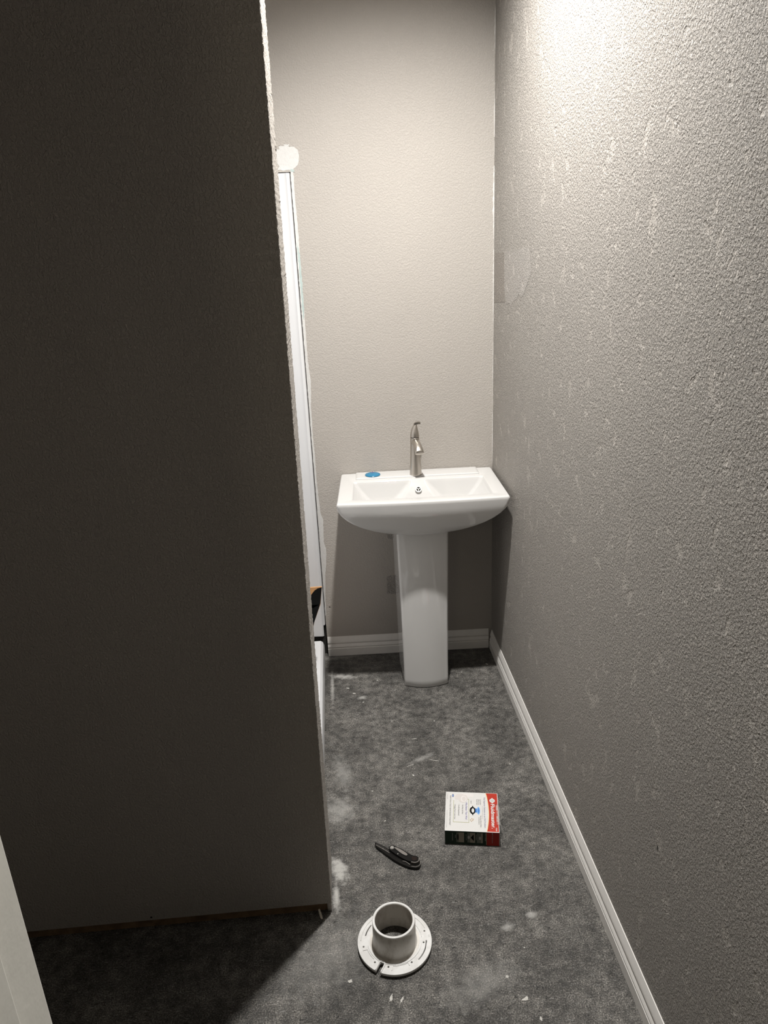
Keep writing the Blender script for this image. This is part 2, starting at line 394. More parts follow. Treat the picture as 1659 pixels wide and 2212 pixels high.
wpatch('exposed_board', [(0.0010, 1.848), (0.012, 1.846), (0.013, 1.838), (0.0010, 1.840)], M['greenboard'], w0=0.0006, th=0.0003, seed=10, amp=0.0008)
wpatch('primer_patch', [uz(0.160, 0.532), uz(0.190, 0.536), uz(0.190, 0.503), uz(0.176, 0.503), uz(0.163, 0.512)], M['touchup'], seed=11, amp=0.002, step=0.004)
wpatch('primer_patch', [uz(0.154, 0.345), uz(0.200, 0.350), uz(0.200, 0.262), uz(0.152, 0.268)], M['touchup'], seed=12, amp=0.0022, step=0.005)
slab('screw_hole', [circ(0.0035, 12)], -0.0002, 0.0005, M['dark'], wall_back, T=lambda x, z, w: bw(0.020 + x, w, 0.222 + z * 0.6))
# right wall: older paint beside the corner and the jagged end of a touch-up
slab('older_paint_band', [[(2.645, 1.555), (2.500, 1.555), (2.492, 1.445), (2.484, 1.40), (2.645, 1.39)]], RW - 0.0004, RW + 0.0004, M['oldpaint'], wall_right, T=lambda y, z, x: (x, y, z))
slab('touch_up_paint', [[(2.498, 1.56), (2.20, 1.57), (2.16, 1.50), (2.24, 1.44), (2.27, 1.425), (2.30, 1.435), (2.33, 1.418), (2.37, 1.41), (2.40, 1.392), (2.425, 1.402), (2.45, 1.395), (2.478, 1.415), (2.49, 1.43)]],
     RW - 0.0004, RW + 0.0004, M['touchup'], wall_right, T=lambda y, z, x: (x, y, z))
slab('wall_nick', [ragged([(1.102, 0.436), (1.105, 0.435), (1.107, 0.443), (1.104, 0.444)], 0.0008, 0.004, 2)], RW - 0.0005, RW + 0.0004, M['dark'], wall_right, T=lambda y, z, x: (x, y, z))
# caulk crumbs down the corner
rnd = random.Random(11)
for z0, z1, w in ((2.29, 2.155, 0.0035), (2.075, 2.062, 0.002), (2.05, 1.915, 0.004), (1.905, 1.86, 0.0025), (1.83, 1.60, 0.0062), (1.61, 1.30, 0.004), (1.31, 1.02, 0.0026), (1.03, 0.79, 0.0028)):
    k = max(4, int(abs(z0 - z1) / 0.008)); pts = []
    zz = [z0 + (z1 - z0) * i / k for i in range(k + 1)]
    ww = [w * (0.45 + 0.55 * math.sin(PI * (i + 0.4) / (k + 0.8))) * rnd.uniform(0.6, 1.1) for i in range(k + 1)]
    loops = [[bw(U_R - a, 0.0, z), bw(U_R - a * 0.6, 0.0016, z), bw(U_R, a * 0.8, z), bw(U_R + 0.001, 0.0, z)] for a, z in zip(ww, zz)]
    loft('caulk_bead', loops, M['caulk'], wall_back)
for k in range(34):
    z = rnd.uniform(1.05, 2.28); u = U_R - rnd.uniform(0.006, 0.024); r = rnd.uniform(0.0006, 0.0016)
    lathe('caulk_crumb', [(r, -0.0002), (r * 0.9, 0.0006), (r * 0.4, 0.0010)], M['caulk'], wall_back, n=6, cap1=True).matrix_basis = Matrix(((be.x, 0, bn.x, bw(u, 0)[0]), (be.y, 0, bn.y, bw(u, 0)[1]), (0, 1, 0, z), (0, 0, 0, 1)))

# paint flecks and chips stuck to the floor
floor = bpy.data.objects['floor']
rnd = random.Random(21)
flecks = [(-0.0566, 1.2286, 0.0055, 0.0055, 0.2), (0.0334, 1.178, 0.0035, 0.011, -0.5), (0.0569, 1.172, 0.003, 0.010, -0.6), (0.302, 1.2015, 0.0038, 0.0035, 0), (0.331, 1.1455, 0.0085, 0.005, 0.2),
          (-0.0076, 2.392, 0.006, 0.005, 0.1), (-0.030, 2.430, 0.006, 0.003, -0.4), (0.5287, 2.524, 0.007, 0.004, -0.6), (0.1648, 1.9066, 0.003, 0.004, 0.4), (0.086, 2.47, 0.0035, 0.003, 0), (0.352, 1.098, 0.004, 0.005, 0.5),
          (0.36, 1.27, 0.0022, 0.002, 0), (0.30, 1.52, 0.0016, 0.002, 0), (0.06, 1.72, 0.003, 0.002, 1), (0.025, 2.33, 0.004, 0.0025, 0.5), (0.42, 2.48, 0.003, 0.002, 0), (0.27, 2.18, 0.003, 0.002, 0.7),
          (0.48, 1.92, 0.002, 0.003, 0), (0.03, 1.85, 0.002, 0.0028, 0.3), (0.44, 2.30, 0.003, 0.0018, 0.2), (0.12, 2.20, 0.0055, 0.0012, 0.1), (0.19, 2.09, 0.010, 0.0014, 0.15), (0.24, 1.97, 0.016, 0.0011, -0.35), (0.16, 1.955, 0.014, 0.0012, 0.3)]
for k, (x, y, rx, ry, ro) in enumerate(flecks):
    lp = [(rx * math.cos(a) * q, ry * math.sin(a) * q) for a, q in [(2 * PI * i / 13, rnd.uniform(0.45, 1.2)) for i in range(13)]]
    lp = [(x + p * math.cos(ro) - q * math.sin(ro), y + p * math.sin(ro) + q * math.cos(ro)) for p, q in lp]
    slab('paint_fleck', [lp], -0.0002, rnd.uniform(0.0005, 0.0014), M['chip'], floor)

# ------------------------------------------------------------------ shower beside the corridor
shower = tag(empty('shower_stall', bw(-0.05, 0.4)), 'white acrylic shower stall in the alcove left of the sink', 'shower')
so = shower.location.copy()
def sw(u, w, z): p = bw(u, w, z); return (p[0] - so.x, p[1] - so.y, p[2])
def srel(x, y, z): return (x - so.x, y - so.y, z)
# end wall panel with rounded flange on its outer edge
prof = [(-0.80, 0.012), (-0.024, 0.012), (-0.0175, 0.0135), (-0.013, 0.016), (-0.009, 0.0155), (-0.0040, 0.012), (-0.0025, 0.004), (-0.0025, -0.010), (-0.80, -0.010)]
loft('wall_panel', [[sw(u, w, z) for u, w in prof] for z in (0.148, 1.0, SH_TOP - 0.003)], M['acrylic'], shower, deg=30)
loft('wall_panel', [[srel(x, y, z) for x, y in ((-0.90, 1.60), (-0.885, 1.60), (-0.885, 2.66), (-0.90, 2.66))] for z in (0.095, 1.0, SH_TOP - 0.003)], M['acrylic'], shower, deg=30)
loft('wall_panel', [[srel(x, y, z) for x, y in ((-0.90, 1.572), (-0.12, 1.572), (-0.12, 1.59), (-0.90, 1.59))] for z in (0.095, 1.0, SH_TOP - 0.003)], M['acrylic'], shower, deg=30)
# base with raised curb
cb = [(-0.905, 0.002), (-0.118, 0.002), (-0.116, 0.030), (-0.1165, 0.070), (-0.121, 0.083), (-0.130, 0.090), (-0.165, 0.090), (-0.176, 0.084), (-0.183, 0.050), (-0.23, 0.040), (-0.80, 0.046), (-0.84, 0.09), (-0.905, 0.092)]
loft('shower_base', [[srel(x, y, z) for x, z in cb] for y in (1.574, 2.0, 2.652)], M['acrylic'], shower, deg=30)
# loose strip of trim at the foot of the panel
loft('loose_flange', [[sw(u, w, z) for u, w in ((-0.060, 0.018), (-0.016 + 0.004 * t, 0.020), (-0.010 + 0.002 * t, 0.017), (-0.012, 0.013), (-0.060, 0.013))] for t, z in ((0, 0.10), (0.3, 0.16), (1, 0.30))], M['acrylic'], shower, deg=30)

# cardboard carton standing in the shower (tan with black print)
cx0, cx1, cyf = -0.42, -0.1005, 2.42
carton = tag(empty('cardboard_box', (-0.26, 2.50, 0.0465)), 'tan and black cardboard carton standing inside the shower stall', 'box')
def cr(x, y, z): return (x + 0.26, y - 2.50, z - 0.0465)
loft('carton_body', [[cr(x, y, z) for x, y in ((cx0, cyf), (xr, cyf), (xr, cyf + 0.006), (cx0, cyf + 0.006))] for z, xr in ((0.0465, -0.205), (0.300, -0.1365), (0.372, -0.1085), (0.441, -0.0985))], ink('card', None), carton, smooth=False)
cur = [(-0.42, 0.20), (-0.16, 0.374), (-0.150, 0.396), (-0.137, 0.4155), (-0.1265, 0.4285), (-0.114, 0.4365), (-0.0992, 0.4395), (-0.1092, 0.374)]
slab('printed_band', [cur], cyf - 0.0012, cyf - 0.0002, ink('black', None), carton, T=lambda x, z, y: cr(x, y, z))
slab('printed_base', [[(-0.42, 0.05), (-0.206, 0.05), (-0.1372, 0.300), (-0.1105, 0.371), (-0.42, 0.371)]], cyf - 0.0012, cyf - 0.0002, ink('black', None), carton, T=lambda x, z, y: cr(x, y, z))

# ------------------------------------------------------------------ pedestal sink
SU, ST = 0.3885, 0.783          # centre along the wall, rim height
SROT = math.atan2(be.y, be.x)
sp0 = bw(SU, 0.0, 0.0)
sink = tag(empty('pedestal_sink', sp0, SROT), 'white ceramic pedestal sink with rectangular basin in the corner', 'sink')
# local frame: x along the wall (right), y away from the room (so the room side is -y), z up
def sstep(t): t = min(1.0, max(0.0, t)); return t * t * (3 - 2 * t)
def rect_loop(hw, v0, v1, r, z, bul=0.0, flare=0.0, ns=24, nb=110, wedge=None):
    """outline from back-left, along the back, right side, front, left side; v grows toward the room"""
    pts = []
    def corner(cxx, cvv, a0):
        for i in range(7):
            a = a0 + (PI / 2) * i / 6; pts.append((cxx + r * math.cos(a), cvv + r * math.sin(a)))
    # back edge left->right
    def seg(p, q, k):
        for i in range(1, k): pts.append((p[0] + (q[0] - p[0]) * i / k, p[1] + (q[1] - p[1]) * i / k))
    corner(-hw + r, v0 + r, PI)            # back-left
    seg((-hw + r, v0), (hw - r, v0), nb)
    corner(hw - r, v0 + r, 1.5 * PI)       # back-right
    seg((hw, v0 + r), (hw, v1 - r), ns)
    corner(hw - r, v1 - r, 0)              # front-right
    seg((hw - r, v1), (-hw + r, v1), nb)
    corner(-hw + r, v1 - r, PI / 2)        # front-left
    seg((-hw, v1 - r), (-hw, v0 + r), ns)
    out = []
    for x, v in pts:
        t = (v - v0) / max(1e-6, v1 - v0)
        xx = x * (1 + flare * t)
        vv = v + bul * t * max(0.0, 1 - (x / hw) ** 2)
        if wedge:
            ww, amt = wedge
            if t < 0.25: vv += amt * sstep((ww - abs(x + 0.002)) / (0.30 * ww)) * (1 - t / 0.25)
        out.append((xx, -vv, z))
    return out
LO = []
HW, VF = 0.2865, 0.358
# underside up to the rim: quarter-ellipse in front elevation
for k in (0.955, 0.93, 0.88, 0.80, 0.70, 0.58, 0.45, 0.32, 0.20, 0.10, 0.03):
    hw = HW * (1 - k ** 1.75) ** 0.60
    vf = 0.262 + (VF - 0.262) * (1 - k ** 2.1) ** 0.75
    LO.append(rect_loop(hw, 0.003, vf, min(0.012, hw * 0.3), ST - 0.017 - 0.142 * k, 0.012, 0.024 * (1 - k)))
LO.append(rect_loop(HW + 0.0006, 0.002, VF + 0.001, 0.010, ST - 0.012, 0.012, 0.024))
LO.append(rect_loop(HW + 0.0006, 0.002, VF + 0.001, 0.010, ST - 0.0065, 0.012, 0.024))
LO.append(rect_loop(HW - 0.0008, 0.002, VF - 0.0004, 0.010, ST - 0.0028, 0.012, 0.024))
LO.append(rect_loop(HW - 0.003, 0.003, VF - 0.003, 0.010, ST - 0.0006, 0.012, 0.024))
LO.append(rect_loop(HW - 0.006, 0.005, VF - 0.007, 0.010, ST, 0.012, 0.024))
LO.append(rect_loop(HW - 0.012, 0.010, VF - 0.013, 0.010, ST, 0.012, 0.024))
# basin
LO.append(rect_loop(0.2430, 0.108, 0.322, 0.010, ST, 0.006, 0.010))
LO.append(rect_loop(0.2395, 0.1115, 0.3185, 0.010, ST - 0.0008, 0.006, 0.010))
LO.append(rect_loop(0.2375, 0.1140, 0.3165, 0.010, ST - 0.0030, 0.006, 0.010, wedge=(0.030, 0.0)))
BK = ((0.003, 0.2375, 0.1140, 0.3165, 0.032, 0.0), (0.010, 0.234, 0.117, 0.314, 0.036, 0.003), (0.022, 0.226, 0.121, 0.311, 0.046, 0.010), (0.040, 0.212, 0.127, 0.306, 0.064, 0.019), (0.060, 0.194, 0.134, 0.300, 0.086, 0.025),
      (0.080, 0.170, 0.144, 0.290, 0.098, 0.025), (0.096, 0.140, 0.160, 0.275, 0.098, 0.015), (0.106, 0.09, 0.185, 0.250, 0.086, 0.0), (0.110, 0.03, 0.208, 0.228, 0.05, 0.0))
for p_, q_ in zip(BK, BK[1:]):
    for i in range(1, 5):
        z, hw, v0, v1, wd_, am = (a_ + (b_ - a_) * i / 4 for a_, b_ in zip(p_, q_))
        LO.append(rect_loop(hw, v0, v1, 0.014, ST - z, 0.004, 0.010, wedge=(wd_, am)))
loft('basin', LO, M['china'], sink, deg=28)
# raised faucet deck along the back
DK = [rect_loop(0.230, 0.0032, 0.088, 0.006, ST - 0.001, nb=20, ns=8), rect_loop(0.2295, 0.0032, 0.0875, 0.006, ST + 0.0028, nb=20, ns=8), rect_loop(0.2275, 0.005, 0.085, 0.006, ST + 0.0045, nb=20, ns=8), rect_loop(0.222, 0.010, 0.078, 0.006, ST + 0.005, nb=20, ns=8)]
loft('faucet_deck', DK, M['china'], sink, deg=40)
# pedestal column
def ped_loop(z, wf, wb, vf, bul, vb=0.095):
    r = 0.011; pts = []
    def add(x, v): pts.append((x, -v, z))
    add(-wb, vb)
    for i in range(1, 8): t = i / 8; add(-wb + (wb - wf) * t, vb + (vf - bul - r - vb) * t)
    for i in range(7):
        a = PI - (PI / 2) * i / 6; add(-wf + r + r * math.cos(a), vf - bul - r + r * math.sin(a))
    for i in range(1, 24):
        x = (-wf + r) + (2 * (wf - r)) * i / 24; add(x, vf - bul + bul * (1 - (x / (wf - r)) ** 2))
    for i in range(7):
        a = PI / 2 - (PI / 2) * i / 6; add(wf - r + r * math.cos(a), vf - bul - r + r * math.sin(a))
    for i in range(1, 8): t = 1 - i / 8; add(wb + (wf - wb) * t, vb + (vf - bul - r - vb) * t)
    add(wb, vb)
    return pts
PC = 0.0
PL = [ped_loop(z, wf, wb, vf, bu) for z, wf, wb, vf, bu in ((0.0015, 0.0825, 0.094, 0.2800, 0.016), (0.004, 0.0840, 0.0955, 0.2820, 0.016), (0.03, 0.0842, 0.0956, 0.2818, 0.016), (0.15, 0.0850, 0.0962, 0.2800, 0.015), (0.30, 0.0868, 0.0975, 0.2780, 0.013),
      (0.45, 0.0895, 0.0995, 0.2760, 0.011), (0.56, 0.0915, 0.1015, 0.2750, 0.010), (0.625, 0.0925, 0.1025, 0.2745, 0.009), (0.645, 0.0925, 0.1025, 0.2740, 0.009))]
loft('pedestal', PL, M['china'], sink, deg=50)
# overflow hole with chrome tri-spoke insert
ov = Vector((-0.002, -0.1455, ST - 0.029)); tilt = Matrix.Rotation(math.radians(-72), 4, 'X').inverted()
def ovp(x, y, z):
    v = Matrix.Rotation(math.radians(66), 4, 'X') @ Vector((x, y, z)); return tuple(ov + v)
ring = slab('overflow_ring', [circ(0.0118, 32), circ(0.0076, 24)], -0.002, 0.0042, M['satin_chrome'], sink, T=ovp, bev=0.0008)
slab('overflow_hole', [circ(0.0080, 24)], -0.002, 0.0020, M['dark'], sink, T=ovp)
for k in range(3):
    a = PI / 2 + PI + k * 2 * PI / 3; c, s = math.cos(a), math.sin(a)
    slab('overflow_spoke', [[(-0.0012 * s, 0.0012 * c), (0.0088 * c - 0.0012 * s, 0.0088 * s + 0.0012 * c), (0.0088 * c + 0.0012 * s, 0.0088 * s - 0.0012 * c), (0.0012 * s, -0.0012 * c)]], 0.0016, 0.0036, M['satin_chrome'], sink, T=ovp)

# ------------------------------------------------------------------ faucet
fp = bw(0.3835, 0.068, ST + 0.005)
faucet = tag(empty('faucet', fp, SROT + math.radians(9)), 'brushed nickel single handle faucet on the sink', 'faucet')
lathe('body', [(0.0222, 0.0), (0.0226, 0.002), (0.0222, 0.006), (0.0208, 0.03), (0.0192, 0.06), (0.0180, 0.09), (0.0172, 0.12), (0.0168, 0.1405), (0.0160, 0.1412)], M['nickel'], faucet, cap0=True, cap1=True)
lathe('seam_ring', [(0.0152, 0.1405), (0.0152, 0.1440)], M['black_gloss'], faucet, cap0=True, cap1=True)
# spout: flared hood curving forward and down
LP = []
for (y, z, w, h) in ((0.006, 0.118, 0.015, 0.022), (-0.014, 0.124, 0.0150, 0.0155), (-0.030, 0.1225, 0.0150, 0.0135), (-0.046, 0.1175, 0.0152, 0.0120), (-0.060, 0.1100, 0.0158, 0.0105), (-0.070, 0.1015, 0.0164, 0.0090), (-0.073, 0.0975, 0.0164, 0.0075)):
    LP.append([(w * math.cos(a), y - (0.35 * h * math.sin(a) if y < -0.04 else 0), z + h * (math.sin(a) if math.sin(a) > 0 else 0.55 * math.sin(a))) for a in [2 * PI * i / 28 for i in range(28)]])
loft('spout', LP, M['nickel'], faucet, deg=60)
LP = []
for (x, y, z, r) in ((0, 0, 0.1438, 0.0168), (0, 0.0004, 0.152, 0.0163), (0.0004, 0.001, 0.163, 0.0143), (0.0012, 0.0018, 0.174, 0.0112), (0.0028, 0.0022, 0.184, 0.0078), (0.0046, 0.0022, 0.191, 0.0050), (0.0062, 0.002, 0.1945, 0.0028)):
    LP.append([(x + r * math.cos(a), y + r * math.sin(a), z) for a in [2 * PI * i / 28 for i in range(28)]])
handle = loft('handle', LP, M['nickel'], faucet, deg=60)
lv = [[(x, yy, z + zz) for yy, zz in ((-wd_, -t), (wd_, -t), (wd_, t), (-wd_, t))] for x, z, wd_, t in ((-0.002, 0.1900, 0.0035, 0.0045), (0.005, 0.1935, 0.0050, 0.0045), (0.012, 0.1945, 0.0065, 0.0045), (0.0205, 0.1940, 0.0072, 0.0045), (0.0215, 0.1940, 0.0066, 0.0036))]
bevel(loft('lever', lv, M['nickel'], handle, smooth=False), 0.0008)

# blue domed cap on the back ledge
cp = bw(0.2225, 0.052, ST + 0.005)
cap = tag(empty('drain_stopper', cp), 'round blue film-covered drain stopper lying on the sink ledge', 'drain stopper')
lathe('dome', [(0.0265, 0.0), (0.0285, 0.001), (0.0288, 0.0025), (0.0270, 0.0045), (0.020, 0.0072), (0.010, 0.0088), (0.003, 0.0092)], M['blue_cap'], cap, cap0=True, cap1=True)
lathe('label_dot', [(0.0055, 0.0), (0.0052, 0.0016), (0.002, 0.0020)], ink('navy', None), cap, n=20, cy=0.006, cap1=True).location = (0, 0, 0.0085)
for s in (-1, 1): lathe('label_mark', [(0.0016, 0.0), (0.0014, 0.0011)], ink('white', None), cap, n=12, cx=s * 0.0045, cy=0.0085, cap1=True).location = (0, 0, 0.0098)

# ------------------------------------------------------------------ closet flange on the floor
fl = tag(empty('toilet_flange', (0.0535, 1.313, 0.0), math.radians(-3)), 'white PVC toilet flange lying pipe-up on the concrete floor', 'toilet flange')
RO = 0.0893
def ang(px, py):   # angle on the flange from crop pixel coords
    return math.atan2(-(py - 872) / 0.985, (px - 810))
na = ang(530, 1400); nw = 0.0050
notch_o = []
# outline with keyhole notch
a_off = nw / RO
outer = circ(RO, 120, a0=na + a_off, a1=na + 2 * PI - a_off)
def pol(r, a): return (r * math.cos(a), r * math.sin(a))
ri = 0.0690
c0 = pol(ri, na); tdir = (-math.sin(na), math.cos(na))
notch = [(c0[0] + nw * (-math.cos(b) * tdir[0] - math.sin(b) * math.cos(na)), c0[1] + nw * (-math.cos(b) * tdir[1] - math.sin(b) * math.sin(na))) for b in [PI * i / 8 for i in range(9)]]
holes = [circ(0.0580, 64)]
def hole(px, py, r=0.0024):
    a = ang(px, py); d = math.hypot((px - 810), (py - 872) / 0.96) / 696 * RO
    return circ(r, 12, d * math.cos(a), d * math.sin(a))
for px, py in ((1382, 705), (226, 972), (440, 1288), (682, 1386), (1100, 1321), (1350, 942)): holes.append(hole(px, py))
holes.append(arc_slot(0.0748, 0.0778, ang(1235, 1290), ang(1440, 900)))
holes.append(arc_slot(0.0710, 0.0738, ang(405, 545), ang(268, 750)))
slab('ring', [outer + notch] + holes, 0.0055, 0.0125, M['pvc'], fl, bev=0.0008)
# rim skirt under the ring and moulded ribs on its face
slab('skirt', [circ(RO - 0.008, 96, a0=na + a_off * 1.6, a1=na + 2 * PI - a_off * 1.6) + circ(RO - 0.013, 96, a0=na + 2 * PI - a_off * 1.6, a1=na + a_off * 1.6)], 0.0003, 0.0057, M['pvc'], fl)
def rib(loop, z1=0.0138): slab('rib', [loop], 0.0124, z1, M['pvc'], fl, bev=0.0004)
rib(arc_slot(0.0640, 0.0655, ang(320, 940), ang(820, 1310), 24)); rib(arc_slot(0.0640, 0.0655, ang(840, 1310), ang(1310, 900), 24)); rib(arc_slot(0.0650, 0.0662, ang(1330, 830), ang(1210, 540), 20))
rib(arc_slot(0.0805, 0.0820, ang(420, 415), ang(165, 850), 20) if ang(420, 415) < ang(165, 850) else arc_slot(0.0805, 0.0820, ang(165, 850), ang(420, 415), 20))
rib(arc_slot(0.0795, 0.0810, ang(1410, 640), ang(1215, 420), 18)); rib(arc_slot(0.0680, 0.0695, ang(285, 1050), ang(405, 1240), 14)); rib(arc_slot(0.0665, 0.0680, ang(760, 1385), ang(1040, 1340), 14))
rib([pol(0.0668, ang(1030, 1335)), pol(0.0668, ang(1045, 1340)), pol(0.0755, ang(1075, 1395)), pol(0.0755, ang(1055, 1395))])
rib([pol(0.0668, ang(755, 1385)), pol(0.0668, ang(770, 1385)), pol(0.0800, ang(750, 1440)), pol(0.0800, ang(735, 1440))])
rib([pol(0.0680, ang(270, 1035)), pol(0.0680, ang(285, 1050)), pol(0.0800, ang(205, 1065)), pol(0.0800, ang(200, 1045))])
kc = [(c0[0] + 0.0085 * (-math.cos(b) * tdir[0] - math.sin(b) * math.cos(na)), c0[1] + 0.0085 * (-math.cos(b) * tdir[1] - math.sin(b) * math.sin(na))) for b in [PI * i / 10 for i in range(11)]]
o2 = RO - 0.001
def pe(s, w): return (o2 * math.cos(na) + s * w * tdir[0], o2 * math.sin(na) + s * w * tdir[1])
rib([pe(-1, 0.0085)] + kc + [pe(1, 0.0085), pe(1, 0.0055)] + [(c0[0] + 0.0055 * (-math.cos(b) * tdir[0] - math.sin(b) * math.cos(na)), c0[1] + 0.0055 * (-math.cos(b) * tdir[1] - math.sin(b) * math.sin(na))) for b in [PI * (1 - i / 10) for i in range(11)]] + [pe(-1, 0.0055)], 0.0146)
# stamped mark near the rim
am = ang(1448, 810)
for k in (-1, 0, 1):
    a = am + k * 0.030
    rib([pol(0.0825, a - 0.010), pol(0.0858, a - 0.010), pol(0.0858, a + 0.010), pol(0.0825, a + 0.010)], 0.0131)
# the pipe stub
lathe('pipe_stub', [(0.0600, 0.0112), (0.0600, 0.0128), (0.0548, 0.0132), (0.0532, 0.0160), (0.0522, 0.0220), (0.0516, 0.045), (0.0512, 0.0775), (0.0504, 0.0788), (0.0458, 0.0788), (0.0448, 0.0776), (0.0448, 0.034), (0.0505, 0.0325), (0.0505, 0.0010), (0.0570, 0.0010), (0.0572, 0.0112), (0.0600, 0.0112)], M['pvc_pipe'], fl, n=72)
lathe('pipe_rim', [(0.0448, 0.0770), (0.0456, 0.0793), (0.0505, 0.0793), (0.0513, 0.0770)], M['pvc'], fl, n=72)

# ------------------------------------------------------------------ retail box
bx0 = Vector((0.2485, 1.7655)); bxr = Vector((0.3985, 1.7385)); bxf = Vector((0.2185, 1.6125))
BL, BW_, BH = (bxr - bx0).length, (bxf - bx0).length, 0.048
brot = math.atan2((bxr - bx0).y, (bxr - bx0).x)
rbox = tag(empty('seal_kit_box', (bx0.x, bx0.y, 0.0005), brot), 'red and white toilet seal kit box lying on the concrete floor', 'box')
# local: x to the right end, -y toward the viewer
carton_b = bevel(box('carton', (0, BL, -BW_, 0, 0, BH), ink('white', None), rbox), 0.0012, 2)
def top(name, loop, mat, layer=1): return slab(name, [[(s * BL, -t * BW_) for s, t in loop]], BH + 0.00008 * layer - 0.0002, BH + 0.00008 * layer, mat, rbox)
def front(name, loop, mat, layer=1): return slab(name, [[(s * BL, z * BH) for s, z in loop]], -BW_ - 0.00008 * layer, -BW_ - 0.00008 * layer + 0.0002, mat, rbox, T=lambda x, z, y: (x, y, z))
curve = [(0.772 + 0.048 * (1 - (2 * i / 16 - 1) ** 2), i / 16) for i in range(17)]
E_ = 0.012
top('red_panel', [(s, min(max(t, E_), 1 - E_)) for s, t in curve] + [(1 - E_, 1 - E_), (1 - E_, E_)], ink('red', None), 1)
top('yellow_line', [(s - 0.008, min(max(t, E_), 1 - E_)) for s, t in curve] + [(s + 0.003, min(max(t, E_), 1 - E_)) for s, t in curve[::-1]], ink('yellow', None), 2)
def ell(s, t, rs, rt_, n=28, a0=0, a1=2 * PI): return [(s + rs * math.cos(a), t + rt_ * math.sin(a)) for a in [a0 + (a1 - a0) * i / n for i in range(n)]]
# emblem: round mark with a diamond point either side and an eye in the middle
top('emblem_disc', ell(0.890, 0.205, 0.052, 0.052), ink('white', None), 2)
top('emblem_point', [(0.858, 0.175), (0.890, 0.130), (0.922, 0.175)], ink('white', None), 3)
top('emblem_point', [(0.858, 0.235), (0.890, 0.278), (0.922, 0.235)], ink('white', None), 3)
top('emblem_eye', ell(0.890, 0.205, 0.036, 0.026), ink('grey', None), 4)
top('emblem_eye', ell(0.890, 0.205, 0.028, 0.018), ink('white', None), 5)
top('emblem_eye', ell(0.890, 0.205, 0.014, 0.008), ink('grey', None), 6)
def text(body, s, t, size, mat, length=None, bold=0.0, face='top', layer=3, z=0.5):
    cu = bpy.data.curves.new('lettering', 'FONT'); cu.body = body; cu.size = size; cu.align_x = 'LEFT'; cu.align_y = 'BOTTOM_BASELINE'; cu.offset = bold; cu.resolution_u = 3
    o = bpy.data.objects.new('tmp', cu); COL.objects.link(o)
    me = bpy.data.meshes.new_from_object(o.evaluated_get(bpy.context.evaluated_depsgraph_get())); bpy.data.objects.remove(o); bpy.data.curves.remove(cu)
    xs = [v.co.x for v in me.vertices]; k = (length / (max(xs) - min(xs))) if length else 1.0
    for v in me.vertices:
        a, b = v.co.x * k, v.co.y
        if face == 'top': v.co = (s * BL + b, -(t * BW_ + a), BH + 0.00008 * layer)     # reads toward the viewer, tops to the right
        else: v.co = (s * BL + b, -BW_ - 0.00008 * layer, z * BH - a)
    me.name = 'lettering'; me.materials.clear()
    return link('lettering', me, mat, rbox)
text('Fluidmaster.', 0.862, 0.285, 0.0150, ink('white', None), 0.620 * BW_, 0.00035)
text('7530', 0.935, 0.885, 0.0048, ink('white', None), 0.085 * BW_, 0.0001)
text('The Superior Solution to an Old Problem', 0.728, 0.125, 0.0066, ink('navy', None), 0.775 * BW_)
text('For a complete seal every time', 0.696, 0.36, 0.0030, ink('grey', None), 0.33 * BW_)
for q, (b_, s_) in enumerate((('Includes', 0.655), ('Wax-Free', 0.622), ('Bowl Seal', 0.590))): text(b_, s_, 0.185, 0.0050, ink('darkgrey', None), 0.140 * BW_)
text('No-Rust Brass Bolts', 0.655, 0.605, 0.0052, ink('darkgrey', None), 0.285 * BW_); text('& Hardware', 0.622, 0.65, 0.0050, ink('darkgrey', None), 0.18 * BW_)
text('Spacer', 0.480, 0.225, 0.0046, ink('darkgrey', None), 0.085 * BW_)
text('Why Better Than Wax?', 0.382, 0.275, 0.0075, ink('purple', None), 0.445 * BW_, 0.0001)
text('/ No Wax, No Mess', 0.315, 0.33, 0.0056, ink('darkgrey', None), 0.25 * BW_); text('/ Can Be Repositioned', 0.245, 0.33, 0.0056, ink('darkgrey', None), 0.29 * BW_); text('/ Changing Floors? Lower Costs', 0.172, 0.33, 0.0056, ink('darkgrey', None), 0.385 * BW_)
text('FROM THE #1 TOILET REPAIR BRAND WORLDWIDE*', 0.082, 0.105, 0.0056, ink('darkgrey', None), 0.765 * BW_)
text('for standard toilets', 0.030, 0.05, 0.0028, ink('grey', None), 0.16 * BW_); text('for toilets with 3 and 4 inch flanges', 0.030, 0.50, 0.0028, ink('grey', None), 0.44 * BW_)
# feature panel outline
for lp in ([(0.150, 0.225), (0.160, 0.225), (0.160, 0.790), (0.150, 0.790)], [(0.440, 0.190), (0.450, 0.190), (0.450, 0.790), (0.440, 0.790)], [(0.150, 0.780), (0.450, 0.780), (0.450, 0.792), (0.150, 0.792)], [(0.385, 0.185), (0.450, 0.185), (0.450, 0.197), (0.385, 0.197)]):
    top('panel_line', lp, ink('olive', None), 2 + (lp[1][0] - lp[0][0] > 0.05))
